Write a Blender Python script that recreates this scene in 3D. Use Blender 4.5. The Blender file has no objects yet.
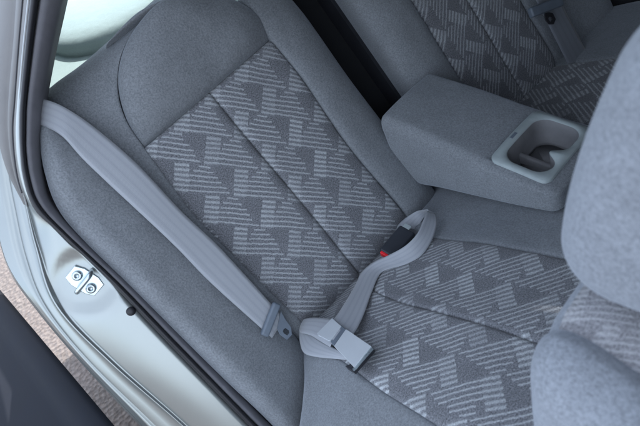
import bpy, bmesh, math, random
from mathutils import Vector, noise
random.seed(4)
R = math.radians
SC = bpy.context.scene
COL = SC.collection

# ------------------------------------------------------------------ camera
CP = Vector((.75840113, .05388127, .83940267)); CT = Vector((-.064, .405, .151))
FPX = 498.77; ROLL = R(-28.894)
fw = (CT - CP).normalized()
r0 = fw.cross(Vector((0, 0, 1))).normalized(); u0 = r0.cross(fw)
CR = r0 * math.cos(ROLL) + u0 * math.sin(ROLL)
CU = -r0 * math.sin(ROLL) + u0 * math.cos(ROLL)
def ray(u, v): return fw + CR * ((u - 320) / FPX) - CU * ((v - 213) / FPX)

cam = bpy.data.cameras.new('camera'); co = bpy.data.objects.new('camera', cam); COL.objects.link(co)
from mathutils import Matrix
M = Matrix((CR, CU, -fw)).transposed().to_4x4(); M.translation = CP
co.matrix_world = M
cam.sensor_width = 36; cam.lens = FPX / 640 * 36; cam.clip_start = .02; cam.clip_end = 500
cam.dof.use_dof = True; cam.dof.focus_distance = 1.08; cam.dof.aperture_fstop = 6.3
SC.camera = co

# ------------------------------------------------------------------ frames (seat planes)
class Frame:
    def __init__(s, org, up, nrm): s.o = Vector(org); s.b = Vector(up).normalized(); s.n = Vector(nrm).normalized()
    def P(s, y, a, h=0.0): return s.o + Vector((0, y, 0)) + s.b * a + s.n * h
    def un(s, u, v, off=0.0):          # where a line of sight meets this seat plane
        d = ray(u, v); t = (off - (CP - s.o).dot(s.n)) / d.dot(s.n); p = CP + d * t - s.o
        return (p.y, p.dot(s.b), off)
TH = R(24.4)
BK = Frame((0, 0, 0), (-math.sin(TH), 0, math.cos(TH)), (math.cos(TH), 0, math.sin(TH)))
CE = R(15)
CU_ = Frame((0, 0, -.012), (math.cos(CE), 0, math.sin(CE)), (-math.sin(CE), 0, math.cos(CE)))
FE = R(12)
FS = Frame((.70, 0, 0), (-math.sin(FE), 0, math.cos(FE)), (math.cos(FE), 0, math.sin(FE)))

# ------------------------------------------------------------------ object helpers
def tag(o, label=None, cat=None, group=None, kind=None):
    if label: o['label'] = label
    if cat: o['category'] = cat
    if group: o['group'] = group
    if kind: o['kind'] = kind
    return o
def thing(name, label, cat, loc=(0, 0, 0), group=None):
    o = bpy.data.objects.new(name, None); COL.objects.link(o); o.location = loc; o.empty_display_size = .05
    return tag(o, label, cat, group)
def link(name, me, mat, parent=None, smooth=True):
    o = bpy.data.objects.new(name, me); COL.objects.link(o)
    if mat: me.materials.append(mat)
    if smooth:
        for p in me.polygons: p.use_smooth = True
    if parent:
        root = parent
        o.parent = parent
        w = Vector((0, 0, 0)); q = parent
        while q: w += q.location; q = q.parent
        o.location = -w
    return o
def from_data(name, vs, fs, mat, parent=None, uvs=None, smooth=True, fixn=False):
    me = bpy.data.meshes.new(name); me.from_pydata([tuple(v) for v in vs], [], fs)
    if uvs:
        l = me.uv_layers.new(name='UVMap')
        for p in me.polygons:
            for li in p.loop_indices: l.data[li].uv = uvs[me.loops[li].vertex_index]
    if fixn:
        bm = bmesh.new(); bm.from_mesh(me); bmesh.ops.recalc_face_normals(bm, faces=bm.faces); bm.to_mesh(me); bm.free()
    me.update()
    return link(name, me, mat, parent, smooth)

def resample(pts, n, smooth=True):
    pts = [Vector(p) for p in pts]
    if smooth and len(pts) > 2:                                   # Catmull-Rom
        out = []
        for i in range(len(pts) - 1):
            p0 = pts[max(i - 1, 0)]; p1 = pts[i]; p2 = pts[i + 1]; p3 = pts[min(i + 2, len(pts) - 1)]
            for k in range(10):
                t = k / 10
                out.append(.5 * ((2 * p1) + (p2 - p0) * t + (2 * p0 - 5 * p1 + 4 * p2 - p3) * t * t + (3 * p1 - p0 - 3 * p2 + p3) * t ** 3))
        out.append(pts[-1]); pts = out
    L = [0]
    for a, b in zip(pts, pts[1:]): L.append(L[-1] + (b - a).length)
    res = []; j = 0
    for i in range(n):
        s = L[-1] * i / (n - 1)
        while j < len(L) - 2 and L[j + 1] < s: j += 1
        t = (s - L[j]) / max(L[j + 1] - L[j], 1e-9)
        res.append(pts[j].lerp(pts[j + 1], min(max(t, 0), 1)))
    return res

def prof(x): x = min(max(x, 0), 1); return math.sqrt(max(0, 1 - (1 - x) ** 2))

def panel(name, fr, left, right, mat, parent, puff=.02, r=(.03, .03, .03, .03), nu=30, nv=60, depth=.03,
          wob=.0015, uvm=(1, -1), seam='0000', lvl=.016, sub=None, seed=0, groove=None):
    """an upholstery pad: left / right edges are (y, along, offset) lists, rounded over radii r = left, right, bottom, top"""
    Lp = resample(left, nv); Rp = resample(right, nv)
    vs = []; uv = []
    lenv = sum((Lp[i + 1] - Lp[i]).length for i in range(nv - 1))
    for j in range(nv):
        a, b = Lp[j], Rp[j]; w = (b - a).length
        for i in range(nu):
            # denser near the rounded edges
            x = i / (nu - 1)
            x = x + .09 * math.sin(2 * math.pi * x) * -1
            p = a.lerp(b, x)
            jj = j / (nv - 1)
            h = puff
            ds = (x * w, (1 - x) * w, jj * lenv, (1 - jj) * lenv); gv = 0
            for e in range(4):
                kk_ = min(1, lvl / puff) if seam[e] == '1' else 0
                h *= kk_ + (1 - kk_) * prof(ds[e] / r[e])
                if kk_: gv = max(gv, math.exp(-(ds[e] / .0035) ** 2))
            h -= .0016 * gv
            h += wob * noise.noise(Vector((p.x * 9, p.y * 9, 0))) * 2 * min(1, h / max(puff, 1e-4))
            if groove: h += groove(x, jj, p.x, p.y)
            if sub: h += sub(p.x, p.y)
            vs.append(fr.P(p.x, p.y, p.z + h)); uv.append((p.x * uvm[0], p.y * uvm[1]))
    fs = [(j * nu + i, j * nu + i + 1, (j + 1) * nu + i + 1, (j + 1) * nu + i) for j in range(nv - 1) for i in range(nu - 1)]
    ring = [i for i in range(nu)] + [j * nu + nu - 1 for j in range(1, nv)] + [(nv - 1) * nu + i for i in range(nu - 2, -1, -1)] + [j * nu for j in range(nv - 2, 0, -1)]
    base = len(vs)
    for k in ring: vs.append(vs[k] - fr.n * depth); uv.append(uv[k])
    m = len(ring)
    for k in range(m): fs.append((ring[k], base + k, base + (k + 1) % m, ring[(k + 1) % m]))
    fs.append([base + k for k in range(m)][::-1])
    o = from_data(name, vs, fs, mat, parent, uv, fixn=True)
    return o

def rbox(cx, half, r, fmap, seg=5, mid=6):
    """rounded box vertices and faces; fmap sends local point -> world"""
    def ax(h):
        c = h - r; a = [-h + r * k / seg for k in range(seg)] + [-c + 2 * c * k / mid for k in range(mid + 1)] + [c + r * (k + 1) / seg for k in range(seg)]
        return a
    A = [ax(h) for h in half]; N = [len(a) for a in A]
    idx = {}; vs = []; fs = []
    def V(i, j, k):
        key = (i, j, k)
        if key not in idx:
            p = Vector((A[0][i], A[1][j], A[2][k]))
            c = Vector([max(-(h - r), min(h - r, q)) for q, h in zip(p, half)])
            d = p - c
            if d.length > 1e-9: p = c + d.normalized() * r
            idx[key] = len(vs); vs.append(fmap(p + Vector(cx)))
        return idx[key]
    for a in range(3):
        b, c = (a + 1) % 3, (a + 2) % 3
        for e in (0, N[a] - 1):
            for i in range(N[b] - 1):
                for j in range(N[c] - 1):
                    q = []
                    for (di, dj) in ((0, 0), (1, 0), (1, 1), (0, 1)):
                        t = [0, 0, 0]; t[a] = e; t[b] = i + di; t[c] = j + dj; q.append(V(*t))
                    fs.append(q if e else q[::-1])
    return vs, fs
def rbox_obj(name, mat, parent, half, r, M4, seg=4, mid=3, warp=None):
    def f(p):
        if warp: p = warp(p)
        return M4 @ p
    vs, fs = rbox((0, 0, 0), half, r, f, seg, mid)
    return from_data(name, vs, fs, mat, parent, fixn=True)
def frame_m(pos, xax, zax):            # local matrix from a position, x axis and approximate z axis
    x = Vector(xax).normalized(); z = Vector(zax); z = (z - x * z.dot(x)).normalized(); y = z.cross(x)
    m = Matrix((x, y, z)).transposed().to_4x4(); m.translation = Vector(pos); return m
def W(u, v, z): d = ray(u, v); return CP + d * ((z - CP.z) / d.z)     # line of sight meets a height
def ribbon(name, A, B, mat, parent, th=.0014, n=60, nw=8, curl=0):
    """belt webbing between two edge lines in the world; gets real thickness; UV x across, y along (metres)"""
    A = resample(A, n); B = resample(B, n); vs = []; uv = []; s = 0
    for i in range(n):
        if i: s += ((A[i] + B[i]) / 2 - (A[i - 1] + B[i - 1]) / 2).length
        t = ((A[min(i + 1, n - 1)] + B[min(i + 1, n - 1)]) - (A[max(i - 1, 0)] + B[max(i - 1, 0)])).normalized()
        nn = t.cross((B[i] - A[i]).normalized())
        for side in (0, 1):
            for k in range(nw + 1):
                x = k / nw; bow = curl * math.sin(math.pi * x)
                vs.append(A[i].lerp(B[i], x) + nn * (th * (.5 - side) + bow)); uv.append((x, s))
    fs = []; row = 2 * (nw + 1)
    for i in range(n - 1):
        a = i * row; b = a + row
        for k in range(nw):
            fs.append((a + k, a + k + 1, b + k + 1, b + k)); q = nw + 1
            fs.append((a + q + k, b + q + k, b + q + k + 1, a + q + k + 1))
        fs.append((a, b, b + nw + 1, a + nw + 1)); fs.append((a + nw, a + 2 * nw + 1, b + 2 * nw + 1, b + nw))
    e = (n - 1) * row
    fs.append(list(range(0, nw + 1))[::-1] + list(range(nw + 1, row))); fs.append(list(range(e, e + nw + 1)) + list(range(e + nw + 1, e + row))[::-1])
    return from_data(name, vs, fs, mat, parent, uv, fixn=True)
def tube(name, pts, rad, mat, parent, n=10, res=None, closed=False):
    pts = resample(pts, res or len(pts) * 4); vs = []; fs = []; up = Vector((.3, .2, 1)).normalized(); m = len(pts)
    for i, p in enumerate(pts):
        t = (pts[min(i + 1, m - 1)] - pts[max(i - 1, 0)]).normalized(); a = t.cross(up).normalized(); b = t.cross(a)
        for k in range(n):
            an = 2 * math.pi * k / n; vs.append(p + (a * math.cos(an) + b * math.sin(an)) * rad)
    for i in range(m - 1):
        for k in range(n): fs.append((i * n + k, i * n + (k + 1) % n, (i + 1) * n + (k + 1) % n, (i + 1) * n + k))
    fs.append(list(range(n))[::-1]); fs.append(list(range((m - 1) * n, m * n)))
    return from_data(name, vs, fs, mat, parent, fixn=True)
def disc_stack(name, rings, M4, mat, parent, n=24, sides=None):      # lathe around local z: rings = (radius, z)
    vs = []; fs = []; n = sides or n
    for (rr, z) in rings:
        for k in range(n):
            a = 2 * math.pi * k / n; vs.append(M4 @ Vector((rr * math.cos(a), rr * math.sin(a), z)))
    for j in range(len(rings) - 1):
        for k in range(n): fs.append((j * n + k, j * n + (k + 1) % n, (j + 1) * n + (k + 1) % n, (j + 1) * n + k))
    fs.append(list(range((len(rings) - 1) * n, len(rings) * n))); fs.append(list(range(n))[::-1])
    return from_data(name, vs, fs, mat, parent, smooth=sides is None, fixn=True)

# ------------------------------------------------------------------ materials
def mat(name):
    m = bpy.data.materials.new(name); m.use_nodes = True; nt = m.node_tree
    return m, nt, nt.nodes['Principled BSDF']
class N:
    def __init__(s, nt): s.nt = nt
    def new(s, t, **k):
        n = s.nt.nodes.new(t)
        for a, b in k.items(): setattr(n, a, b)
        return n
    def put(s, sock, v):
        if hasattr(v, 'is_linked') or isinstance(v, bpy.types.NodeSocket): s.nt.links.new(v, sock)
        else: sock.default_value = v
    def m(s, op, a, b=0.0, c=0.0):
        n = s.new('ShaderNodeMath', operation=op); s.put(n.inputs[0], a); s.put(n.inputs[1], b); s.put(n.inputs[2], c); return n.outputs[0]
    def noise(s, vec, scale, detail=3, rough=.6):
        n = s.new('ShaderNodeTexNoise'); n.inputs['Scale'].default_value = scale; n.inputs['Detail'].default_value = detail
        n.inputs['Roughness'].default_value = rough
        if vec is not None: s.nt.links.new(vec, n.inputs['Vector'])
        return n.outputs['Fac']
    def mix(s, f, a, b):
        n = s.new('ShaderNodeMix', data_type='RGBA'); s.put(n.inputs[0], f)
        s.put(n.inputs[6], a); s.put(n.inputs[7], b); return n.outputs[2]
    def ramp(s, f, lo, hi):
        n = s.new('ShaderNodeMapRange'); s.put(n.inputs[0], f); n.inputs[1].default_value = lo; n.inputs[2].default_value = hi; return n.outputs[0]
    def bump(s, h, st, dist=.001):
        n = s.new('ShaderNodeBump'); n.inputs['Strength'].default_value = st; n.inputs['Distance'].default_value = dist
        s.nt.links.new(h, n.inputs['Height']); return n.outputs[0]

def velour(name, c, dark=.58, speck=1.0, sheen=.35):
    m, nt, b = mat(name); k = N(nt)
    tc = k.new('ShaderNodeTexCoord').outputs['Object']
    n1 = k.noise(tc, 300, 4, .85); n2 = k.noise(tc, 22, 4, .6); n3 = k.noise(tc, 1500, 1)
    f = k.m('ADD', k.m('MULTIPLY', k.ramp(n1, .36, .62), .82 * speck), k.m('MULTIPLY', k.ramp(n2, .3, .7), .18))
    f = k.m('ADD', f, (1 - speck) * .3)
    cd = (c[0] * dark, c[1] * dark, c[2] * dark, 1)
    col = k.mix(f, cd, (min(1, c[0] * 1.18), min(1, c[1] * 1.18), min(1, c[2] * 1.18), 1))
    nt.links.new(col, b.inputs['Base Color']); b.inputs['Roughness'].default_value = .95
    b.inputs['Specular IOR Level'].default_value = .12
    b.inputs['Sheen Weight'].default_value = sheen; b.inputs['Sheen Roughness'].default_value = .45
    b.inputs['Sheen Tint'].default_value = (.8, .88, 1, 1)
    h = k.m('ADD', k.m('MULTIPLY', n1, .7), k.m('MULTIPLY', n3, .4))
    bn = k.new('ShaderNodeBump'); bn.inputs['Strength'].default_value = .35; bn.inputs['Distance'].default_value = .0012
    nt.links.new(h, bn.inputs['Height']); nt.links.new(k.bump(k.noise(tc, 17, 3, .5), .5, .006), bn.inputs['Normal'])
    nt.links.new(bn.outputs[0], b.inputs['Normal'])
    return m

def pattern(name, base, light, scale=1.0, ang=45, period=.120):
    """woven seat insert: short pale bars in staggered blocks and triangles over a speckled ground"""
    m, nt, b = mat(name); k = N(nt)
    uv = k.new('ShaderNodeUVMap').outputs[0]; oc = k.new('ShaderNodeTexCoord').outputs['Object']
    sep = k.new('ShaderNodeSeparateXYZ'); 
    # slight waviness of the weave
    wn = k.new('ShaderNodeTexNoise'); wn.inputs['Scale'].default_value = 14; nt.links.new(uv, wn.inputs['Vector'])
    wj = k.new('ShaderNodeTexNoise'); wj.inputs['Scale'].default_value = 160; nt.links.new(uv, wj.inputs['Vector'])
    v1 = k.new('ShaderNodeVectorMath', operation='SCALE'); nt.links.new(wn.outputs['Color'], v1.inputs[0]); v1.inputs['Scale'].default_value = .006
    v1b = k.new('ShaderNodeVectorMath', operation='SCALE'); nt.links.new(wj.outputs['Color'], v1b.inputs[0]); v1b.inputs['Scale'].default_value = .004
    v2 = k.new('ShaderNodeVectorMath', operation='ADD'); nt.links.new(uv, v2.inputs[0]); nt.links.new(v1.outputs[0], v2.inputs[1])
    v3 = k.new('ShaderNodeVectorMath', operation='ADD'); nt.links.new(v2.outputs[0], v3.inputs[0]); nt.links.new(v1b.outputs[0], v3.inputs[1])
    nt.links.new(v3.outputs[0], sep.inputs[0])
    U, V = sep.outputs[0], sep.outputs[1]
    ca, sa = math.cos(R(ang)), math.sin(R(ang))
    p = k.m('ADD', k.m('MULTIPLY', U, ca), k.m('MULTIPLY', V, sa))
    q = k.m('SUBTRACT', k.m('MULTIPLY', V, ca), k.m('MULTIPLY', U, sa))
    a = k.m('DIVIDE', p, period); b2 = k.m('DIVIDE', q, period / 2)
    row = k.m('FLOOR', b2); bb = k.m('FRACT', b2)
    # staggered rows, with a drift so columns do not repeat exactly
    aa = k.m('FRACT', k.m('ADD', a, k.m('MULTIPLY', row, .47)))
    NS = 6.0
    st = k.m('FRACT', k.m('MULTIPLY', b2, NS)); iq = k.m('DIVIDE', k.m('FLOOR', k.m('MULTIPLY', bb, NS)), NS)   # 0, .2 .. .8
    idx = k.m('FLOOR', k.m('MULTIPLY', b2, NS))
    wnz = k.new('ShaderNodeTexWhiteNoise', noise_dimensions='1D'); nt.links.new(idx, wnz.inputs['W'])
    jit = k.m('MULTIPLY', k.m('SUBTRACT', wnz.outputs['Value'], .5), .06)
    aj = k.m('ADD', aa, jit)
    def soft(x, e, w): return k.ramp(x, e - w, e + w)
    # block of thick bars
    blk = k.m('MULTIPLY', k.m('LESS_THAN', aa, .24), k.m('GREATER_THAN', aa, .0))
    thick = k.m('MULTIPLY', soft(st, .18, .12), k.m('SUBTRACT', 1.0, soft(st, .66, .12)))
    thin = k.m('MULTIPLY', soft(st, .22, .12), k.m('SUBTRACT', 1.0, soft(st, .50, .12)))
    # triangle growing downwards
    hw = k.m('ADD', .10, k.m('MULTIPLY', iq, .40)); ctr = k.m('ADD', .47, k.m('MULTIPLY', iq, .05))
    tri = k.m('LESS_THAN', k.m('ABSOLUTE', k.m('SUBTRACT', aj, ctr)), hw)
    cid = k.m('ADD', k.m('MULTIPLY', row, 17.3), k.m('FLOOR', k.m('ADD', a, k.m('MULTIPLY', row, .47))))
    wc = k.new('ShaderNodeTexWhiteNoise', noise_dimensions='1D'); nt.links.new(cid, wc.inputs['W'])
    lv = k.m('ADD', .5, k.m('MULTIPLY', wc.outputs['Value'], .5))
    M1 = k.m('MULTIPLY', blk, k.m('MULTIPLY', k.m('ADD', .10, k.m('MULTIPLY', thick, .90)), lv)); M2 = k.m('MULTIPLY', k.m('MULTIPLY', tri, thin), .85)
    M_ = k.m('MAXIMUM', M1, M2)
    br = k.noise(uv, 420, 3, .8); big = k.noise(uv, 9, 2)
    M_ = k.m('MULTIPLY', M_, k.m('ADD', .35, k.m('MULTIPLY', k.ramp(br, .38, .6), .8)))
    M_ = k.m('MULTIPLY', M_, k.m('ADD', .7, k.m('MULTIPLY', big, .5)))
    # ground: half-tone speckle, small pale flecks; dark and mid areas
    sp = k.noise(uv, 380, 3, .85)
    zone = k.m('MULTIPLY', k.m('GREATER_THAN', aa, .68), k.m('LESS_THAN', iq, .5))
    g = k.mix(k.ramp(sp, .35, .68), (base[0] * .32, base[1] * .32, base[2] * .34, 1), (base[0] * 1.9, base[1] * 1.9, base[2] * 1.95, 1))
    g = k.mix(k.m('MULTIPLY', zone, .18), g, (base[0] * .6, base[1] * .6, base[2] * .62, 1))
    col = k.mix(M_, g, (*light, 1))
    nt.links.new(col, b.inputs['Base Color']); b.inputs['Roughness'].default_value = .95; b.inputs['Specular IOR Level'].default_value = .1
    b.inputs['Sheen Weight'].default_value = .2; b.inputs['Sheen Roughness'].default_value = .5
    h = k.m('ADD', k.m('MULTIPLY', M_, .9), k.m('MULTIPLY', sp, .8))
    nt.links.new(k.bump(h, .5, .0012), b.inputs['Normal'])
    return m

def plastic(name, c, rough=.5, bump=.15, scale=900, metal=0, spec=.4, var=1.0):
    m, nt, b = mat(name); k = N(nt); tc = k.new('ShaderNodeTexCoord').outputs['Object']
    n1 = k.noise(tc, scale, 2); n2 = k.noise(tc, 30, 3)
    col = k.mix(k.ramp(n2, .3, .7), (c[0] * (1 - .12 * var), c[1] * (1 - .12 * var), c[2] * (1 - .12 * var), 1), (min(1, c[0] * (1 + .1 * var)), min(1, c[1] * (1 + .1 * var)), min(1, c[2] * (1 + .1 * var)), 1))
    nt.links.new(col, b.inputs['Base Color'])
    nt.links.new(k.m('ADD', rough - .06 * var, k.m('MULTIPLY', n2, .14 * var)), b.inputs['Roughness'])
    b.inputs['Metallic'].default_value = metal; b.inputs['Specular IOR Level'].default_value = spec
    nt.links.new(k.bump(n1, bump, .0006), b.inputs['Normal'])
    return m

def webbing(name, c):
    m, nt, b = mat(name); k = N(nt); uv = k.new('ShaderNodeUVMap').outputs[0]
    sep = k.new('ShaderNodeSeparateXYZ'); nt.links.new(uv, sep.inputs[0]); X, Y = sep.outputs[0], sep.outputs[1]
    rib = k.m('ABSOLUTE', k.m('SINE', k.m('MULTIPLY', X, math.pi * 4)))        # broad woven channels
    herr = k.m('SINE', k.m('ADD', k.m('MULTIPLY', Y, 2600), k.m('MULTIPLY', k.m('ABSOLUTE', k.m('SUBTRACT', k.m('FRACT', k.m('MULTIPLY', X, 5)), .5)), 12)))
    nz = k.noise(uv, 60, 3)
    ribs = k.ramp(rib, 0.0, .8)
    f = k.m('ADD', k.m('MULTIPLY', ribs, .6), k.m('MULTIPLY', nz, .4))
    col = k.mix(f, (c[0] * .90, c[1] * .90, c[2] * .91, 1), (c[0] * 1.12, c[1] * 1.1, c[2] * 1.1, 1))
    nt.links.new(col, b.inputs['Base Color']); b.inputs['Roughness'].default_value = .5; b.inputs['Specular IOR Level'].default_value = .35
    b.inputs['Sheen Weight'].default_value = .3
    nt.links.new(k.bump(k.m('ADD', k.m('MULTIPLY', ribs, .05), k.m('MULTIPLY', herr, .4)), .3, .0006), b.inputs['Normal'])
    return m

PLAIN = (.198, .212, .230)
M_plain = velour('grey_velour', PLAIN)
M_plain_lit = velour('front_seat_velour_lit', (.245, .265, .30))  # same velour as the rear, daylight on it put into a lighter colour
M_pat = pattern('woven_pattern', (.150, .155, .166), (.48, .51, .535))
M_pat_front = pattern('woven_pattern_front', (.20, .20, .21), (.40, .41, .43), ang=70, period=.085)
M_web = webbing('belt_webbing', (.285, .305, .335))
M_web_shaded = webbing('belt_webbing_shaded', (.15, .165, .19))  # same webbing, darkened: far-side shade put into its colour
M_silver = plastic('silver_paint', (.285, .305, .302), .28, .015, 300, metal=.72, spec=.6, var=.1)
M_seal = plastic('rubber_seal', (.016, .016, .02), .5, .1)
M_trim = plastic('pillar_trim_plastic', (.17, .17, .19), .6, .3)
M_black = plastic('black_plastic', (.02, .021, .026), .42, .1)
M_guide = plastic('slate_plastic', (.12, .145, .18), .45, .15)
M_guide2 = plastic('buckle_plastic', (.032, .036, .046), .4, .1)
M_steel = plastic('zinc_steel', (.50, .57, .60), .28, .05, 400, metal=.95)
M_brushed = plastic('brushed_clasp_metal', (.60, .64, .68), .34, .05, 500, metal=.35, spec=.4, var=.2)
M_tray = plastic('grey_green_tray', (.30, .345, .355), .5, .25, 1200)
M_cup = plastic('taupe_cup_liner', (.20, .20, .21), .5, .25, 1200)
M_red = plastic('red_button', (.75, .02, .03), .4, .05)
M_shelf = velour('shelf_felt', (.36, .42, .43), .9, .5, .2)
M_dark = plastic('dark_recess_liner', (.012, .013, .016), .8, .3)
M_head = velour('roof_lining', (.45, .46, .47))
M_doortrim = plastic('door_trim', (.010, .012, .018), .75, .2, spec=.15)
M_floor = velour('carpet', (.04, .042, .05))

# ------------------------------------------------------------------ rear seat
seat = thing('rear_bench_seat', 'grey velour rear bench seat with woven block-patterned inserts and centre armrest folded down', 'car seat', (.1, .74, -.2))
def bk(pts): return [BK.un(*p) if len(p) == 3 else BK.un(p[0], p[1], 0) for p in pts]
def cu(pts): return [CU_.un(*p) if len(p) == 3 else CU_.un(p[0], p[1], 0) for p in pts]
DZ = -.03  # all pads go this much below the junction

# pattern panels of the near backrest (edges listed bottom -> top)
eL = bk([(316, 338, -.055), (300, 321), (265, 288), (203, 226), (175, 191), (144, 149)])
eM = bk([(364, 284, -.055), (350, 266), (322, 231), (293, 196), (242, 136), (208, 93.8)])
eR = bk([(414, 232, -.055), (400, 213), (345, 147), (324, 117), (296, 76), (268, 42)])
back = panel('backrest_insert', BK, eL, eM, M_pat, seat, .024, (.035, .02, .05, .014), 36, 90, .05, seam='1101', seed=1)
tag(back, 'near woven insert of the backrest, outer half')
back2 = panel('backrest_insert', BK, eM, eR, M_pat, seat, .024, (.02, .035, .05, .014), 36, 90, .05, seam='1101', seed=2)
# inner bolster by the armrest opening
oR = bk([(442, 200, -.012), (428, 184, -.012), (396, 146, -.012), (382, 124, -.012), (348, 79, -.014), (318, 36, -.016), (298, 9, -.02), (268, -25, -.03)])
iR = bk([(414, 232), (400, 213), (372, 180), (345, 147), (324, 117), (296, 76), (268, 42), (238, 0)])
panel('backrest_bolster', BK, iR, oR, M_plain, seat, .034, (.05, .06, .06, .06), 30, 90, .12, seam='1000', seed=3)
# integrated head restraint: pad outline in (y, s)
hy = [(y, s, o) for (y, s, o) in bk([(144, 149), (128, 124), (119, 95), (119, 68), (128, 42), (145, 20), (168, 4), (200, -10)])]
hr = [(2 * .385 - y + .015, s + .012, o) for (y, s, o) in hy]
hr[0] = bk([(268, 42)])[0]
hr[1] = (hr[0][0] + .012, hr[0][1] + .05, 0)
def hsub(y, s): return 0
panel('headrest', BK, hy, hr, M_plain, seat, .058, (.11, .11, .14, .10), 60, 80, .05, seam='1110', seed=4, wob=.004)
# side panel / shoulder between the insert and the side bolster
sI = bk([(316, 338), (300, 321), (265, 288), (203, 226), (175, 191), (144, 149), (126, 122), (118, 95), (119, 66), (128, 42), (145, 20), (168, 4), (205, -12)])
sO = bk([(300, 345, -.004), (278, 325, .0), (232, 280, .0), (175, 220, 0), (135, 180, -.0), (92, 132, -.01), (66, 112, -.02), (42, 100, -.04), (52, 86, -.06), (80, 66, -.07), (108, 42, -.08), (136, 16, -.085), (170, -14, -.085)])
panel('backrest_side', BK, sO, sI, M_plain, seat, .018, (.035, .02, .05, .03), 26, 110, .09, seam='0100', seed=5, wob=.004)
# fixed side bolster along the door opening
bI = bk([(286, 452, .03), (303, 414, .022), (308, 376, .014), (298, 340, .01), (262, 306, .008), (200, 246, .008), (140, 186, .006), (100, 145, .0), (70, 122, -.01), (50, 108, -.02)])
bO = bk([(305, 462, .055), (290, 444, .06), (262, 415, .062), (228, 383, .062), (180, 336, .06), (130, 286, .06), (86, 243, .055), (58, 209, .05), (44, 170, .04), (38, 128, .02)])
panel('side_bolster', BK, bI, bO, M_plain, seat, .045, (.07, .045, .07, .03), 40, 110, .14, seed=6, wob=.004)

# far backrest
fA = [(.80, -.01, -.012), (.80, .15, -.012), (.80, .45, -.014), (.80, .66, -.02)]
fB = [(.915, -.01, 0), (.92, .15, 0), (.925, .45, 0), (.93, .66, -.02)]
fM = [(1.075, -.01, 0), (1.075, .15, 0), (1.075, .45, 0), (1.075, .5, 0)]
fC = [(1.235, -.01, 0), (1.235, .15, 0), (1.235, .40, 0), (1.22, .5, 0)]
fD = [(1.50, -.03, .04), (1.50, .15, .04), (1.50, .4, .03), (1.47, .6, .0)]
panel('backrest_bolster', BK, fA, fB, M_plain, seat, .034, (.06, .05, .06, .06), 24, 60, .12, seam='0100', seed=7)
panel('backrest_insert', BK, [(y, s, o) for y, s, o in fB[:3]] + [(.93, .5, 0)], fM, M_pat, seat, .024, (.035, .02, .05, .014), 26, 60, .05, uvm=(-1, -1), seam='1100', seed=8)
panel('backrest_insert', BK, fM, fC, M_pat, seat, .024, (.02, .035, .05, .014), 26, 60, .05, uvm=(-1, -1), seam='1100', seed=9)
panel('side_bolster', BK, [(y, s, o + .0) for y, s, o in fC], fD, M_plain, seat, .03, (.05, .05, .06, .06), 26, 60, .12, seam='1000', seed=10)
panel('headrest', BK, [(.91, .5, 0), (.90, .6, 0), (.92, .7, 0)], [(1.24, .5, 0), (1.25, .6, 0), (1.23, .7, 0)], M_plain, seat, .06, (.09, .09, .035, .09), 30, 30, .1, seed=11)

sh0 = [(.20, -.02, -.045), (.20, .3, -.045), (.24, .6, -.06)]; sh1 = [(.645, -.02, -.045), (.645, .3, -.045), (.62, .6, -.06)]
panel('backrest_shell', BK, sh0, sh1, M_plain, seat, .004, (.01, .01, .01, .01), 10, 10, .05, seed=20)
# cushion: edges listed from the back forwards
cNear = cu([(292, 318, -.055), (318, 343), (337, 359), (351, 369), (382, 393), (420, 417), (452, 438), (500, 470)])
cSeam = cu([(346, 268, -.055), (372, 292), (395, 304), (420, 313), (475, 328), (530, 346), (600, 372), (680, 405)])
cFar = cu([(398, 210, -.055), (415, 232), (430, 241), (460, 246), (500, 252), (555, 263), (640, 280), (740, 302)])
panel('cushion_insert', CU_, cNear, cSeam, M_pat, seat, .020, (.03, .012, .05, .03), 40, 100, .08, uvm=(-1, -1), seam='1100', seed=12, wob=.003)
panel('cushion_insert', CU_, cSeam, cFar, M_pat, seat, .020, (.012, .03, .05, .03), 40, 100, .08, uvm=(-1, -1), seam='1100', seed=13, wob=.003)
cOut = cu([(298, 330, -.014), (303, 352, -.026), (307, 382, -.040), (304, 420, -.05), (294, 470, -.055), (290, 520, -.035), (310, 580, -.035), (340, 650, -.035)])
panel('cushion_bolster', CU_, cOut, cNear, M_plain, seat, .018, (.06, .022, .04, .04), 34, 100, .12, seam='0100', seed=14, wob=.003)
f2 = lambda a: [tuple(q) for q in a]
cF2 = [(.925, -.03, 0), (.925, .1, 0), (.925, .3, 0), (.925, .52, 0)]
cCn = [(y, s, o) for y, s, o in cFar]
cC2 = [(.925, cCn[0][1] + (cCn[-1][1] - cCn[0][1]) * i / 7, -.004) for i in range(8)]
panel('cushion_centre', CU_, cCn, cC2, M_plain, seat, .018, (.02, .02, .05, .03), 34, 80, .08, seam='1000', seed=15, wob=.003)
cG = [(1.225, -.03, 0), (1.225, .1, 0), (1.225, .3, 0), (1.225, .52, 0)]
panel('cushion_insert', CU_, cF2, cG, M_pat, seat, .022, (.03, .03, .05, .03), 40, 70, .08, uvm=(1, -1), seam='0100', seed=16)
cH = [(1.52, -.03, .02), (1.52, .1, .02), (1.52, .3, .01), (1.52, .52, 0)]
panel('cushion_bolster', CU_, cG, cH, M_plain, seat, .022, (.022, .05, .05, .03), 26, 60, .12, seam='1000', seed=17)

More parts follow.
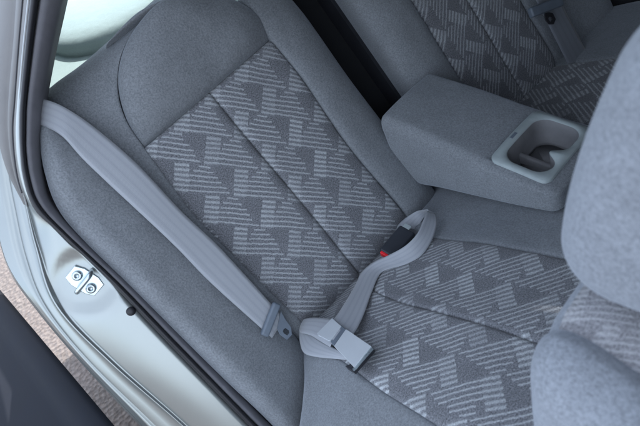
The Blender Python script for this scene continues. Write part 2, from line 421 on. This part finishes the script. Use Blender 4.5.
# armrest
def arm_map(p):     # p.x 0..1 along, p.y -.5...5 across, p.z 0..1 height
    pass
AX0, AX1 = -.062, .365
def armP(p):
    x = p.x; f = (x - AX0) / (AX1 - AX0)
    top = .240 - (x + .03) * .20; bot = .045 + .19 * max(0, x) 
    bot = bot + .0
    zz = bot + (p.z + .5) * (top - bot)
    y = .735 + p.y + .004 * math.sin(f * 6)
    zz += .006 * math.cos(p.y / .095 * 1.3) * (p.z + .5) + .0015 * noise.noise(Vector((x * 12, p.y * 12, p.z * 4)))
    return Vector((x, y, zz))
def arm_mesh():
    hx = (AX1 - AX0) / 2; cxm = (AX1 + AX0) / 2
    # build in a scaled box: z half .5 but radius real, so use height .12 nominal
    H = .12
    vs, fs = rbox((0, 0, 0), (hx, .098, H / 2), .02, lambda p: armP(Vector((p.x + cxm, p.y, p.z / H))), 6, 14)
    return vs, fs
vs, fs = arm_mesh()
arm = from_data('armrest', vs, fs, M_plain, seat, fixn=True)
# tray well is cut out of the padding
TX0, TX1, TY0, TY1 = .222, .342, .648, .812
def topz(x, y): return .240 - (x + .03) * .20 + .006 * math.cos((y - .735) / .095 * 1.3)
def rrect(x0, x1, y0, y1, r, n=8):
    out = []
    for cx, cy, a0 in ((x1 - r, y1 - r, 0), (x0 + r, y1 - r, 90), (x0 + r, y0 + r, 180), (x1 - r, y0 + r, 270)):
        for k in range(n + 1):
            a = R(a0 + 90 * k / n); out.append((cx + r * math.cos(a), cy + r * math.sin(a)))
    return out
def prism(name, loop, zt, zb):
    n = len(loop); v = [Vector((x, y, zt)) for x, y in loop] + [Vector((x, y, zb)) for x, y in loop]
    f = [list(range(n)), list(range(2 * n - 1, n - 1, -1))] + [(k, n + k, n + (k + 1) % n, (k + 1) % n) for k in range(n)]
    return from_data(name, v, f, None, None, smooth=False, fixn=True)
cut = prism('cutter', rrect(TX0 + .004, TX1 - .004, TY0 + .004, TY1 - .004, .012), .4, .105)
bpy.context.view_layer.update()
md = arm.modifiers.new('cut', 'BOOLEAN'); md.object = cut; md.solver = 'EXACT'; md.operation = 'DIFFERENCE'
bpy.context.view_layer.update()
dg = bpy.context.evaluated_depsgraph_get(); new = bpy.data.meshes.new_from_object(arm.evaluated_get(dg))
arm.modifiers.clear(); arm.data = new; bpy.data.objects.remove(cut)
for p in arm.data.polygons: p.use_smooth = True
# tray: flange ring with a peanut-shaped well
no = 64
def outer(a):
    pass
oc = rrect(TX0, TX1, TY0, TY1, .016, 15)                   # 64 points
def inner_loop():
    x0, x1, y0, y1 = TX0 + .018, TX1 - .012, TY0 + .016, TY1 - .014
    pts = even(rrect(x0, x1, y0, y1, .028, 15), 96); out = []
    for x, y in pts:     # pinch on the forward side, between the two cups
        w = math.exp(-((y - (y0 + (y1 - y0) * .40)) / .013) ** 2)
        if x > (x0 + x1) / 2: x -= .024 * w
        out.append((x, y))
    return out
def even(loop, n=64):
    q = resample([Vector((x, y, 0)) for x, y in loop + loop[:1]], n + 1, smooth=False)[:n]; return [(p.x, p.y) for p in q]
oc = even(oc, 96)
ic = inner_loop()
def tz(x, y, h): return Vector((x, y, topz(x, y) + h))
vs = []; fs = []
mx, my = (TX0 + TX1) / 2, (TY0 + TY1) / 2
def shrink(loop, k): 
    return [(mx + (x - mx) * (1 - k), my + (y - my) * (1 - k)) for x, y in loop]
loops = [[tz(x, y, -.006) for x, y in oc], [tz(x, y, .003) for x, y in oc], [tz(x, y, .006) for x, y in shrink(oc, .03)],
         [tz(x, y, .006) for x, y in shrink(ic, -.04)], [tz(x, y, .003) for x, y in ic]]
for L in loops: vs += L
n = 96
for j in range(len(loops) - 1):
    for k in range(n): fs.append((j * n + k, j * n + (k + 1) % n, (j + 1) * n + (k + 1) % n, (j + 1) * n + k))
tray = from_data('cup_holder', vs, fs, M_tray, arm, fixn=True)
loops = [[tz(x, y, .0029) for x, y in ic], [tz(x, y, -.02) for x, y in shrink(ic, .02)], [tz(x, y, -.05) for x, y in shrink(ic, .05)],
         [tz(x, y, -.054) for x, y in shrink(ic, .12)]]
vs = []; fs = []
for L in loops: vs += L
for j in range(len(loops) - 1):
    for k in range(n): fs.append((j * n + k, (j + 1) * n + k, (j + 1) * n + (k + 1) % n, j * n + (k + 1) % n))
fs.append([(len(loops) - 1) * n + k for k in range(n)])
from_data('cup_well', vs, fs, M_cup, arm)
# low divider between the cups
dv = []
yd = TY0 + .016 + (TY1 - TY0 - .03) * .40
dvp = []
for q in range(17):
    t_ = q / 16; x = TX0 + .014 + t_ * (TX1 - TX0 - .046); y_ = yd + .010 * math.sin(t_ * math.pi); dvp.append((x, y_, -.026 - .016 * math.sin(t_ * math.pi) ** .7))
vs = []
for x, y_, zt in dvp:
    for dy, z in ((-.008, -.060), (-.0055, zt - .003), (-.003, zt), (.003, zt), (.0055, zt - .003), (.008, -.060)): vs.append(tz(x, y_ + dy, z))
fs = [(a * 6 + b_, a * 6 + b_ + 1, a * 6 + b_ + 7, a * 6 + b_ + 6) for a in range(16) for b_ in range(5)]
from_data('cup_divider', vs, fs, M_cup, arm)
rbox_obj('latch_mark', M_guide, arm, (.003, .009, .0006), .0005, frame_m(tz(TX0 + .0085, TY0 + .075, .0062), (1, 0, -.2), (.2, 0, 1)))

# ------------------------------------------------------------------ armrest pocket (dark pass-through behind the armrest)
def quadsheet(name, pts, m, parent, th=.01):
    a = [Vector(p) for p in pts]; nn = (a[1] - a[0]).cross(a[2] - a[0]).normalized() * th
    v = a + [p - nn for p in a]
    return from_data(name, v, [(0, 1, 2, 3), (7, 6, 5, 4), (0, 4, 5, 1), (1, 5, 6, 2), (2, 6, 7, 3), (3, 7, 4, 0)], m, parent, smooth=False, fixn=True)
pk = thing('armrest_pocket', 'black recess in the backrest behind the folded armrest', 'recess', (-.2, .73, .2))
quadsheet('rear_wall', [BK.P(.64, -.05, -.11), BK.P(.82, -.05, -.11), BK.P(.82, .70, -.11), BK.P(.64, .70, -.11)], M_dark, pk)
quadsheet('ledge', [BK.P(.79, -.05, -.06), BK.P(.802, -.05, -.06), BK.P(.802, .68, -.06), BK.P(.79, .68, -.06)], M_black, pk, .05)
rbox_obj('hatch_handle', M_black, pk, (.03, .012, .006), .004, frame_m(BK.P(.70, .48, -.10), BK.b + Vector((0, .3, 0)), BK.n))

# ------------------------------------------------------------------ car body around the opening
body = thing('car_body', 'silver car body around the open rear door with jamb, weatherstrip and striker', 'car body', (0, 0, -.3))
c0 = [(62, 0), (52, 45), (42, 100), (40, 125), (40, 150), (43, 178), (52, 204), (80, 236), (131, 284), (191, 344), (273, 427), (340, 492)]
c1 = [(38, 0), (32, 45), (26, 100), (25, 125), (25, 150), (29, 178), (39, 205), (67, 235), (119, 284), (178, 345), (258, 427), (325, 492)]
c2 = [(30, 0), (25, 45), (20, 100), (19, 125), (20, 150), (23, 178), (34, 209), (60, 234), (110, 282), (170, 345), (250, 427), (316, 492)]
c3 = [(23, 0), (19, 45), (15, 100), (13, 125), (14, 150), (18, 178), (26, 205), (36, 248), (56, 306), (110, 363), (183, 427), (250, 492)]
c4 = [(16, 0), (13, 45), (7, 100), (5, 125), (5, 150), (8, 178), (13, 205), (24, 255), (44, 306), (88, 362), (154, 427), (215, 488)]
c5 = [(-3, 0), (-6, 45), (-12, 100), (-13, 125), (-14, 150), (-12, 178), (-6, 215), (8, 266), (37, 308), (79, 358), (143, 427), (200, 486)]
OFF = {0: .055, 1: .085, 2: .080, 3: .045, 4: .035, 5: .02}
def curve3(c, off0, top=0):
    pts = []
    for i, (u, v) in enumerate(c):
        off = off0 - {4: .03, 5: .085}.get(top, 0) * max(0, 1 - i / 8)
        y, s, o = BK.un(u, v, off); pts.append(BK.P(y, s, off))
    # carry the pillar on up to the roof
    d = (pts[0] - pts[1]).normalized()
    up = [pts[0] + d * .30, pts[0] + d * .15]
    return up + pts
CV = [resample([tuple(p) for p in curve3(c, OFF[i], i)], 120) for i, c in enumerate((c0, c1, c2, c3, c4, c5))]
CV = [resample(curve3(c, OFF[i], i), 120) for i, c in enumerate((c0, c1, c2, c3, c4, c5))]
def loft(name, curves, m, parent, close=False):
    n = len(curves[0]); vs = [p for c in curves for p in c]; k = len(curves)
    fs = [(j * n + i, j * n + i + 1, (j + 1) * n + i + 1, (j + 1) * n + i) for j in range(k - 1) for i in range(n - 1)]
    if close: fs += [((k - 1) * n + i, (k - 1) * n + i + 1, i + 1, i) for i in range(n - 1)]
    return from_data(name, vs, fs, m, parent)
def between(a, b, t, bump=0, nrm=BK.n): return [p.lerp(q, t) + nrm * bump for p, q in zip(a, b)]
def off(c, h, y=0): return [p + BK.n * h + Vector((0, y, 0)) for p in c]
# plastic/rubber scuff trim beside the seat
loft('inner_trim', [[p - BK.n * .07 + Vector((0, .04 * min(1, max(0, (i - 45) / 20)), 0)) for i, p in enumerate(CV[0])], off(CV[0], -.02, .0), off(CV[0], -.005), between(CV[0], CV[1], .12, .004), between(CV[0], CV[1], .5, .007), between(CV[0], CV[1], .85, .002), off(CV[1], -.012)], M_trim, body)
# bulb seal
loft('weatherstrip', [off(CV[1], -.015), between(CV[1], CV[2], .05, .004), between(CV[1], CV[2], .4, .010), between(CV[1], CV[2], .8, .007), between(CV[1], CV[2], 1.02, -.002), off(CV[2], -.014)], M_seal, body)
# painted jamb: channel, crease, outer lip
STK = BK.P(*BK.un(85, 281, .068)[:2], .068)
def dish(t):
    out = []
    for p, q in zip(CV[2], CV[3]):
        v = p.lerp(q, t); d = (v - STK - BK.n * (v - STK).dot(BK.n)).length
        h = -.006 + .008 * math.sin(math.pi * t) - .011 / (1 + math.exp((d - .052) / .0045))
        out.append(v + BK.n * h)
    return out
jb = [off(CV[2], -.012), off(CV[2], -.010), *[dish(t) for t in (.06, .12, .2, .28, .36, .44, .52, .6, .68, .76, .84, .91, .95)], between(CV[2], CV[3], .97, .0015), off(CV[3], .002),
      between(CV[3], CV[4], .06, -.004), between(CV[3], CV[4], .5, -.004), between(CV[3], CV[4], .9, -.002), between(CV[3], CV[4], .97, -.005), between(CV[4], CV[5], .08, .0015), between(CV[4], CV[5], .5, .001), off(CV[5], 0)]
c6 = [p + Vector((-.012, -.006, -.010)) for p in CV[5]]; c7 = [p + Vector((-.35, -.03, -.16)) for p in CV[5]]; c8 = [p + Vector((-.9, -.01, -.3)) for p in CV[5]]
loft('door_jamb', jb, M_silver, body)
loft('quarter_panel', [off(CV[5], .0005), c6, c7, c8], M_silver, body)

M_jamb_shade = plastic('taupe_jamb_shade', (.095, .09, .087), .45, .1)  # tone of the shaded upper jamb, put into a colour
def tap(c, base, n=58, k=22):
    return [p.lerp(q, min(1, max(0, (i - (n - k)) / k)) ** 1.5) for i, (p, q) in enumerate(zip(c[:n], base[:n]))]
B3 = off(CV[3], .001)
loft('jamb_shade_strip', [tap(c, B3) for c in (between(CV[2], CV[3], .12, -.002), between(CV[2], CV[3], .5, .003), between(CV[2], CV[3], .9, .001), B3, between(CV[3], CV[4], .12, .005), between(CV[3], CV[4], .85, .006), between(CV[3], CV[4], 1.0, .001), between(CV[4], CV[5], .15, .005), between(CV[4], CV[5], .9, .006), off(CV[5], .001))], M_jamb_shade, body)  # added dark strip over the jamb paint, standing in for its shade
quadsheet('rear_pillar', [(-.32, .13, .64), (-1.3, .10, .60), (-.70, .33, .88), (-.30, .33, .88)], M_silver, body, .012)
tube('frame_gap', off(CV[3][:56], .002), .0018, M_seal, body, 8)
# striker on the jamb
SP = BK.P(*BK.un(85, 281, .058)[:2], .058)
xa = (BK.b * -1 + Vector((0, -.0, 0))).normalized()                # along the opening, down-forward
nj = BK.n + Vector((0, -.25, 0)); nj.normalize()
SM = frame_m(SP, BK.b * 1.0 + Vector((0, -.22, 0)), nj)
st = thing('door_striker', 'zinc door striker with two bolts on the silver jamb', 'door striker', SP)
rbox_obj('plate', M_steel, st, (.030, .019, .0022), .0018, SM, 4, 4, warp=lambda p: Vector((p.x, p.y * (1.0 if abs(p.x) < .018 else .72), p.z)))
for q in (-.016, .016):
    b = disc_stack('bolt', [(.0085, .002), (.0088, .006), (.0065, .0078), (.004, .0078), (.0035, .005)], SM @ Matrix.Translation((q, .004 if q < 0 else -.002, 0)), M_steel, st)
tube('loop', [SM @ Vector(p) for p in [(.002, -.021, .0), (.001, -.020, .012), (0, -.012, .018), (0, .012, .018), (-.001, .020, .012), (-.002, .021, .0)]], .0042, M_steel, st, 12, 40)
# rubber stop
bp = BK.P(*BK.un(131, 311, .07)[:2], .07)
bs = disc_stack('rubber_bumper', [(.0085, -.002), (.0085, .003), (.0065, .007), (.003, .0085)], frame_m(bp, BK.b, nj), M_seal, None)
tag(bs, 'small black rubber bumper on the silver door jamb', 'rubber stop')

# roof, far side, floor, rear deck side (they shade the cabin)
roof = [(x, y, z) for x, y, z in ((-.64, .34, .88), (-.64, 1.18, .88), (1.7, 1.18, .97), (1.7, .22, .97), (.0, .22, .95))]
n_ = len(roof); rv = [Vector(p) for p in roof] + [Vector(p) + Vector((0, 0, .03)) for p in roof]
from_data('roof', rv, [list(range(n_))[::-1], list(range(n_, 2 * n_))] + [(k, (k + 1) % n_, n_ + (k + 1) % n_, n_ + k) for k in range(n_)], M_head, body, smooth=False, fixn=True)
quadsheet('far_front_blocker', [(.7, 1.505, .5), (1.7, 1.505, .5), (1.7, 1.2, .96), (.7, 1.2, .92)], M_black, body, .02)  # unseen sheet added to close the far front window against light
quadsheet('front_light_blocker', [(1.7, .2, -.35), (1.7, 1.5, -.35), (1.7, 1.5, .92), (1.7, .2, .92)], M_black, body, .02)  # unseen wall added across the windscreen to darken the backrests
quadsheet('far_door_trim', [(-1.2, 1.56, -.35), (1.3, 1.56, -.35), (1.3, 1.50, .5), (-1.2, 1.50, .5)], M_black, body, .02)
quadsheet('far_window_blocker', [(-1.2, 1.505, .5), (.7, 1.505, .5), (.7, 1.2, .92), (-1.2, 1.2, .92)], M_black, body, .02)  # unseen sheet added over the far side window to keep the sun out
quadsheet('cabin_floor', [(-.1, .0, -.34), (1.4, .0, -.34), (1.4, 1.56, -.34), (-.1, 1.56, -.34)], M_floor, body, -.02)

quadsheet('trunk_lid', [(-1.26, .02, .60), (-1.26, 1.46, .60), (-2.1, 1.40, .56), (-2.1, .08, .56)], M_silver, body, .02)
quadsheet('centre_pillar', [(.88, -.04, -.35), (1.0, -.04, -.35), (1.0, .20, .95), (.88, .20, .95)], M_black, body, .02)
quadsheet('front_door_trim', [(1.0, -.05, -.35), (1.7, -.05, -.35), (1.7, -.02, .50), (1.0, -.02, .50)], M_black, body, .02)
# parcel shelf with a raised speaker pod
shelf = thing('parcel_shelf', 'pale sunlit parcel shelf with rounded speaker pod behind the backrest', 'parcel shelf', (-.7, .74, .5))
def shz(x): return .535 - (x + .3) * .10
nx, ny = 40, 60; vs = []; 
for i in range(nx):
    for j in range(ny):
        x = -.27 - .95 * i / (nx - 1); y = .10 + 1.36 * j / (ny - 1)
        vs.append(Vector((x, y, shz(x) + .002 * noise.noise(Vector((x * 6, y * 6, 0))))))
fs = [(i * ny + j, i * ny + j + 1, (i + 1) * ny + j + 1, (i + 1) * ny + j) for i in range(nx - 1) for j in range(ny - 1)]
from_data('deck', vs, fs, M_shelf, shelf)
def pod(cx, cy, rx, ry, h):
    vs = []; fs = []; n = 60; rg = [(1.02, -.01), (1.0, .0), (.995, .35), (.96, .62), (.88, .82), (.75, .93), (.5, .985), (.2, 1.0), (.02, 1.0)]
    for r_, z in rg:
        for k in range(n):
            a = 2 * math.pi * k / n; ca, sa = math.cos(a), math.sin(a); e = .8
            x = cx + rx * r_ * math.copysign(abs(ca) ** e, ca); y = cy + ry * r_ * math.copysign(abs(sa) ** e, sa)
            vs.append(Vector((x, y, shz(x) + h * z)))
    for j in range(len(rg) - 1):
        for k in range(n): fs.append((j * n + k, j * n + (k + 1) % n, (j + 1) * n + (k + 1) % n, (j + 1) * n + k))
    return from_data('speaker_pod', vs, fs, M_shelf, shelf, fixn=True)
pod(-.84, .50, .28, .235, .045)
rw = thing('rear_window', 'rear window glass with black edge behind the parcel shelf', 'window', (-1.2, .7, .55))
mg, nt, b = mat('window_glass'); k = N(nt); tr = k.new('ShaderNodeBsdfTransparent'); mx_ = k.new('ShaderNodeMixShader'); mx_.inputs[0].default_value = .08; nt.links.new(tr.outputs[0], mx_.inputs[1]); nt.links.new(b.outputs[0], mx_.inputs[2]); nt.links.new(mx_.outputs[0], nt.nodes['Material Output'].inputs[0]); tr.inputs[0].default_value = (.9, .96, .96, 1); b.inputs['Roughness'].default_value = .02; b.inputs['Base Color'].default_value = (.93, .97, .97, 1)
quadsheet('glass', [(-1.22, .2, .635), (-1.22, 1.3, .635), (-.65, 1.16, .88), (-.65, .36, .88)], mg, rw, .003)
tube('edge_band', [(-1.21, .2, .640), (-1.21, 1.3, .640)], .007, M_black, rw, 8, 4)

# ------------------------------------------------------------------ near shoulder belt
sb = thing('shoulder_seat_belt', 'pale grey shoulder belt running down the near side bolster through a slate plastic guide', 'seat belt', (0, .15, .3))
lo = [(12, 122, .03), (26, 122, .035), (41, 125, .045), (62, 136, .065), (82, 158, .07), (110, 185, .072), (172, 243, .072), (210, 282, .07), (263, 330, .066), (272, 338, .060)]
up = [(12, 92, .03), (26, 93, .03), (44, 99, .04), (64, 107, .05), (94, 127, .055), (137, 164, .062), (182, 212, .062), (220, 248, .062), (272, 305, .06), (284, 318, .054)]
ribbon('webbing', [BK.P(*BK.un(*p)) for p in lo], [BK.P(*BK.un(*p)) for p in up], M_web, sb, curl=.0006, n=90)
def bkp(u, v, o): return BK.P(*BK.un(u, v, o))
def bar(name, A, B, wv, hw, hh, r, m, parent, warp=None):   # rounded bar from A to B
    A = Vector(A); B = Vector(B); c = (A + B) / 2; Mx = frame_m(c, B - A, wv); return rbox_obj(name, m, parent, ((B - A).length / 2, hw, hh), r, Mx, 4, 5, warp)
bar('belt_guide', bkp(264, 336, .075), bkp(277, 303, .07), BK.n, .009, .007, .005, M_guide, sb)
def plate(name, pts, plane, offv, th, m, parent, hole=None):   # flat plate from pixel outline on a frame
    o = [plane.P(*plane.un(u, v, offv)) for u, v in pts]; n = len(o); vs = o + [p - plane.n * th for p in o]
    if hole:
        h = [plane.P(*plane.un(u, v, offv)) for u, v in hole]; vs = o + h; vs = vs + [p - plane.n * th for p in vs]
        fs = []; T = 2 * n
        for k in range(n):
            k2 = (k + 1) % n; fs += [(k, k2, n + k2, n + k), (T + k, T + n + k, T + n + k2, T + k2), (k, T + k, T + k2, k2), (n + k, n + k2, T + n + k2, T + n + k)]
    else:
        fs = [list(range(n)), list(range(2 * n - 1, n - 1, -1))] + [(k, n + k, n + (k + 1) % n, (k + 1) % n) for k in range(n)]
    ob = from_data(name, vs, fs, m, parent, smooth=False, fixn=True)
    bv = ob.modifiers.new('bevel', 'BEVEL'); bv.width = .0006; bv.segments = 2
    return ob
plate('tongue', [(281, 311), (285, 319), (291, 327), (292, 335), (287, 340), (280, 335), (277, 329), (279, 320)], BK, .062, .002, M_guide, sb,
      hole=[(286, 328), (286.5, 329), (289, 330.5), (289.5, 333), (287.5, 335.5), (284, 333.5), (283, 331.5), (284, 329)])
# ------------------------------------------------------------------ lap belt across the cushion
lb = thing('lap_seat_belt', 'loose grey lap belt with bright metal clasp looped across the near cushion', 'seat belt', (.1, .35, .03))
def cp(u, v, o): return CU_.P(*CU_.un(u, v, o))
ribbon('webbing', [cp(299.5, 331, .034), cp(300, 342, .028), cp(304, 353, .022), cp(316, 357, .020), cp(330, 358.5, .020), cp(346, 360, .018)],
       [cp(303, 322, .040), cp(307, 327, .036), cp(314, 335, .032), cp(323, 342, .030), cp(336, 349, .028), cp(350, 356, .024)], M_web, lb, n=40, curl=.0015)
ribbon('webbing', [cp(299.5, 331, .034), cp(301, 333, .040), cp(306, 334, .045), cp(312, 336, .048), cp(320, 341, .049), cp(330, 347, .049)],
       [cp(303, 322, .040), cp(304, 319.5, .046), cp(310, 318, .051), cp(320, 318, .052), cp(333, 320, .052), cp(342, 329, .051)], M_web, lb, n=40, curl=.002)
# long strap: clasp -> up over cushion -> loop by the junction
ribbon('webbing', [cp(318, 333, .042), cp(334, 319, .046), cp(345, 303, .040), cp(355, 286, .034), cp(362, 272, .036), cp(374, 262, .040), cp(389, 255, .044), cp(405, 246, .050), cp(417, 234, .056), cp(423, 221, .062), (cp(427, 211, .066))],
       [cp(340, 346, .036), cp(354, 333, .038), cp(363, 316, .034), cp(371, 294, .030), cp(380, 274, .026), cp(392, 268, .024), cp(404, 265, .022), cp(421, 256, .022), cp(432, 240, .026), cp(437, 223, .036), cp(435, 213, .044)], M_web, lb, n=80, curl=.001)
ribbon('webbing', [cp(427, 211, .066), cp(428, 209.5, .066), cp(424, 210, .060), cp(415, 212, .050), cp(402, 221, .036), cp(394, 231, .02)],
       [cp(435, 213, .044), cp(431, 212.5, .040), cp(426, 215, .034), cp(420, 224, .022), cp(416, 234, .012), cp(410, 244, .002)], M_web, lb, n=40)
# clasp
A_ = cp(329, 340, .052); B_ = cp(363, 357, .045)
cx_ = (cp(338, 328, .050) + cp(318 + 10, 339, .050)) / 2
e0 = (cp(329.5, 322, .05) + cp(318, 338, .05)) / 2
def cq(pts, o, th, name, m): return plate(name, pts, CU_, o, th, m, lb)
cq([(332, 318), (341, 326), (330, 341), (318, 335), (317, 333)], .054, .006, 'clasp_tail', M_brushed)
cq([(341, 325), (346, 330), (334, 345), (329, 341)], .052, .010, 'clasp_slot', M_guide)
cq([(346, 329), (371, 346), (354, 367), (334, 346)], .056, .008, 'clasp_lid', M_brushed)
cq([(366, 343), (373, 348), (353, 371), (345, 366), (350, 364)], .0475, .010, 'clasp_body', M_black)
cq([(371.5, 347), (373, 348.5), (353.5, 370.5), (352, 369)], .054, .003, 'clasp_lip', M_steel)

# ------------------------------------------------------------------ buckle with red button
bu = thing('belt_buckle', 'black seat belt buckle with red release button between backrest and cushion', 'belt buckle', (.03, .47, .04))
P0 = cp(387, 256, .030); P1 = cp(408, 231, .034)
bar('housing', P0, P1, CU_.n + Vector((.5, 0, 0)), .021, .011, .005, M_guide2, bu)
ax_ = (P0 - P1).normalized()
Mx = frame_m(P0 + ax_ * .001 , ax_, CU_.n + Vector((.5, 0, 0)))
rbox_obj('release_button', M_red, bu, (.0045, .0155, .0075), .002, Mx @ Matrix.Translation((-.0005, 0, .001)))
bar('label_tab', P0.lerp(P1, .98) + CU_.n * .010, P0.lerp(P1, 1.12) + CU_.n * .010, CU_.n + Vector((.5, 0, 0)), .009, .0012, .001, M_tray, bu)

# ------------------------------------------------------------------ far belt
fb = thing('far_seat_belt', 'shadowed grey seat belt with tongue on the far side bolster', 'seat belt', (-.1, 1.35, .2))
FO = .075
ribbon('webbing', [bkp(u, v, FO) for u, v in ((522, -40), (536, 0), (548, 24), (568, 64))], [bkp(u, v, FO) for u, v in ((542, -40), (560, 0), (571, 22), (590, 58))], M_web_shaded, fb)
bar('belt_guide', bkp(530, 13, FO + .012), bkp(561, 1, FO + .012), BK.n, .013, .008, .005, M_guide, fb)
plate('tongue', [(545, 13), (549, 12), (553, 13), (556, 19), (554, 24), (549, 24), (546, 20), (545, 16)], BK, FO + .014, .003, M_seal, fb,
      hole=[(549, 17), (550, 16.5), (551.5, 17), (552.5, 19), (552, 21), (550.5, 21.5), (549, 20), (548.5, 18.5)])

# ------------------------------------------------------------------ front seat
fs_ = thing('front_seat', 'grey velour front seat in daylight-brightened colour with headrest in the right foreground', 'car seat', (.7, .46, -.3))
YC = .455
def seat_back():
    hx, hy, hz = .068, .240, .36; top = .425
    def f(p):
        q = p.copy(); z = q.z + top - hz
        k = max(0, (z - .15) / .27)
        x = .632 + q.x - .00 + (.15 - min(z, .15)) * -.12
        x += .010 * k * k
        z -= max(0, q.x + .068) * .42 * k * k                    # top rolls down towards the front
        yy = q.y
        z -= .012 * k * max(0, 1 - abs(abs(yy) - .17) / .012)     # seam valley along the insert
        b = 1 + .0
        # bolsters swell forward and outward
        x += .030 * max(0, q.x / hx) * math.exp(-((abs(yy) - .205) / .035) ** 2)
        yy *= 1 + .05 * math.exp(-((z - .22) / .14) ** 2)
        return Vector((x + .004 * noise.noise(Vector((yy * 7, z * 7, 1))), YC + yy, z + .004 * noise.noise(Vector((yy * 8, x * 8, 5)))))
    return rbox((0, 0, 0), (hx, hy, hz), .058, f, 8, 26)
vs, fs = seat_back()
ins = [q for q in fs if all(abs(vs[k].y - YC) < .172 for k in q) and sum(vs[k].x for k in q) / 4 > .585]
sset = {tuple(q) for q in ins}; rest = [q for q in fs if tuple(q) not in sset]
def submesh(name, vs, fs, m, par, uvf=None, push=0):
    ids = sorted({k for q in fs for k in q}); mp = {k: i for i, k in enumerate(ids)}
    v = [vs[k] for k in ids]
    return from_data(name, v, [[mp[k] for k in q] for q in fs], m, par, [uvf(p) for p in v] if uvf else None)
submesh('backrest', vs, rest, M_plain_lit, fs_)
submesh('backrest_insert', vs, ins, M_pat_front, fs_, lambda p: (p.y, p.x * 1.4 - p.z))
def hmap(p):
    z = p.z + .545; t = (z - .40) / .29
    x = .628 + p.x + .078 * max(0, t) ** 1.7
    y = p.y * (1 - .10 * max(0, t) ** 2)
    x += .006 * (p.x / .07) * math.cos(p.y * 6)
    return Vector((x, YC + y, z + .004 * noise.noise(Vector((x * 8, y * 8, 2)))))
v2, f2_ = rbox((0, 0, 0), (.070, .152, .148), .062, hmap, 9, 12)
from_data('headrest', v2, f2_, M_plain_lit, fs_, fixn=True)
for yy in (-.07, .07): tube('headrest_post', [(.64, YC + yy, .36), (.64, YC + yy, .42)], .006, M_steel, fs_, 10, 4)

# ------------------------------------------------------------------ open door (its inner top edge) and ground
door = thing('rear_door', 'dark padded top of the open rear door along the lower left', 'car door', (.1, -.25, .1))
A0 = W(114, 426, .12); A1 = W(0, 290, .12); dd = (A1 - A0).normalized(); A0 = A0 - dd * .05; A1 = A1 + dd * .15
oy = Vector((dd.y, -dd.x, 0)); oy = oy if oy.y < 0 else -oy
def dl(h, z): return [A0.lerp(A1, k / 30) + oy * h + Vector((0, 0, z)) for k in range(31)]
loft('trim', [dl(.24, -.4), dl(.18, -.2), dl(.05, -.06), dl(.012, -.022), dl(.0, -.004), dl(.012, .006), dl(.035, .008), dl(.055, .002), dl(.062, -.006), dl(.075, -.008), dl(.26, -.016)], M_doortrim, door)
loft('window_seal', [dl(.255, -.022), dl(.256, -.006), dl(.263, -.001), dl(.273, -.004), dl(.275, -.03)], M_seal, door)
loft('outer_skin', [dl(.275, -.032), dl(.277, -.02), dl(.30, -.03), dl(.32, -.07), dl(.34, -.25), dl(.36, -.5)], M_silver, door)

mgd, nt, b = mat('gravel'); k = N(nt); tc = k.new('ShaderNodeTexCoord').outputs['Object']
n1 = k.noise(tc, 60, 4, .7); n2 = k.noise(tc, 5, 3)
vo = k.new('ShaderNodeTexVoronoi'); vo.inputs['Scale'].default_value = 45; nt.links.new(tc, vo.inputs['Vector'])
c = k.mix(k.ramp(n1, .35, .65), (.045, .038, .034, 1), (.165, .145, .132, 1)); c = k.mix(k.m('MULTIPLY', n2, .4), c, (.25, .2, .19, 1))
nt.links.new(c, b.inputs['Base Color']); b.inputs['Roughness'].default_value = .9
nt.links.new(k.bump(vo.outputs['Distance'], .8, .01), b.inputs['Normal'])
g = from_data('ground', [(-60, -60, -.52), (60, -60, -.52), (60, 60, -.52), (-60, 60, -.52)], [(0, 1, 2, 3)], mgd, smooth=False); tag(g, kind='structure')

# ------------------------------------------------------------------ light
w = bpy.data.worlds.new('World'); SC.world = w; w.use_nodes = True; nt = w.node_tree
sk = nt.nodes.new('ShaderNodeTexSky'); sk.sky_type = 'NISHITA'; sk.sun_disc = False
SD = Vector((-.45, .60, .62)).normalized()
sk.sun_elevation = math.asin(SD.z); sk.sun_rotation = math.atan2(SD.x, SD.y)
sk.air_density = 1.0; sk.dust_density = 2.0
kk = N(nt); cl = kk.noise(nt.nodes.new('ShaderNodeTexCoord').outputs['Generated'], 1.3, 3, .5)
cf = kk.m('ADD', .30, kk.m('MULTIPLY', kk.ramp(cl, .35, .65), .45))
nt.links.new(kk.mix(cf, sk.outputs[0], (6.4, 7.1, 8.1, 1)), nt.nodes['Background'].inputs[0]); nt.nodes['Background'].inputs[1].default_value = .15
sun = bpy.data.lights.new('sun', 'SUN'); sun.energy = 3.0; sun.angle = R(.5); sun.color = (1, .96, .9)
so = bpy.data.objects.new('sun', sun); COL.objects.link(so); so.rotation_euler = SD.to_track_quat('Z', 'Y').to_euler()
SC.view_settings.view_transform = 'Standard'; SC.view_settings.look = 'None'; SC.view_settings.gamma = 1
SC.view_settings.exposure = 1.65
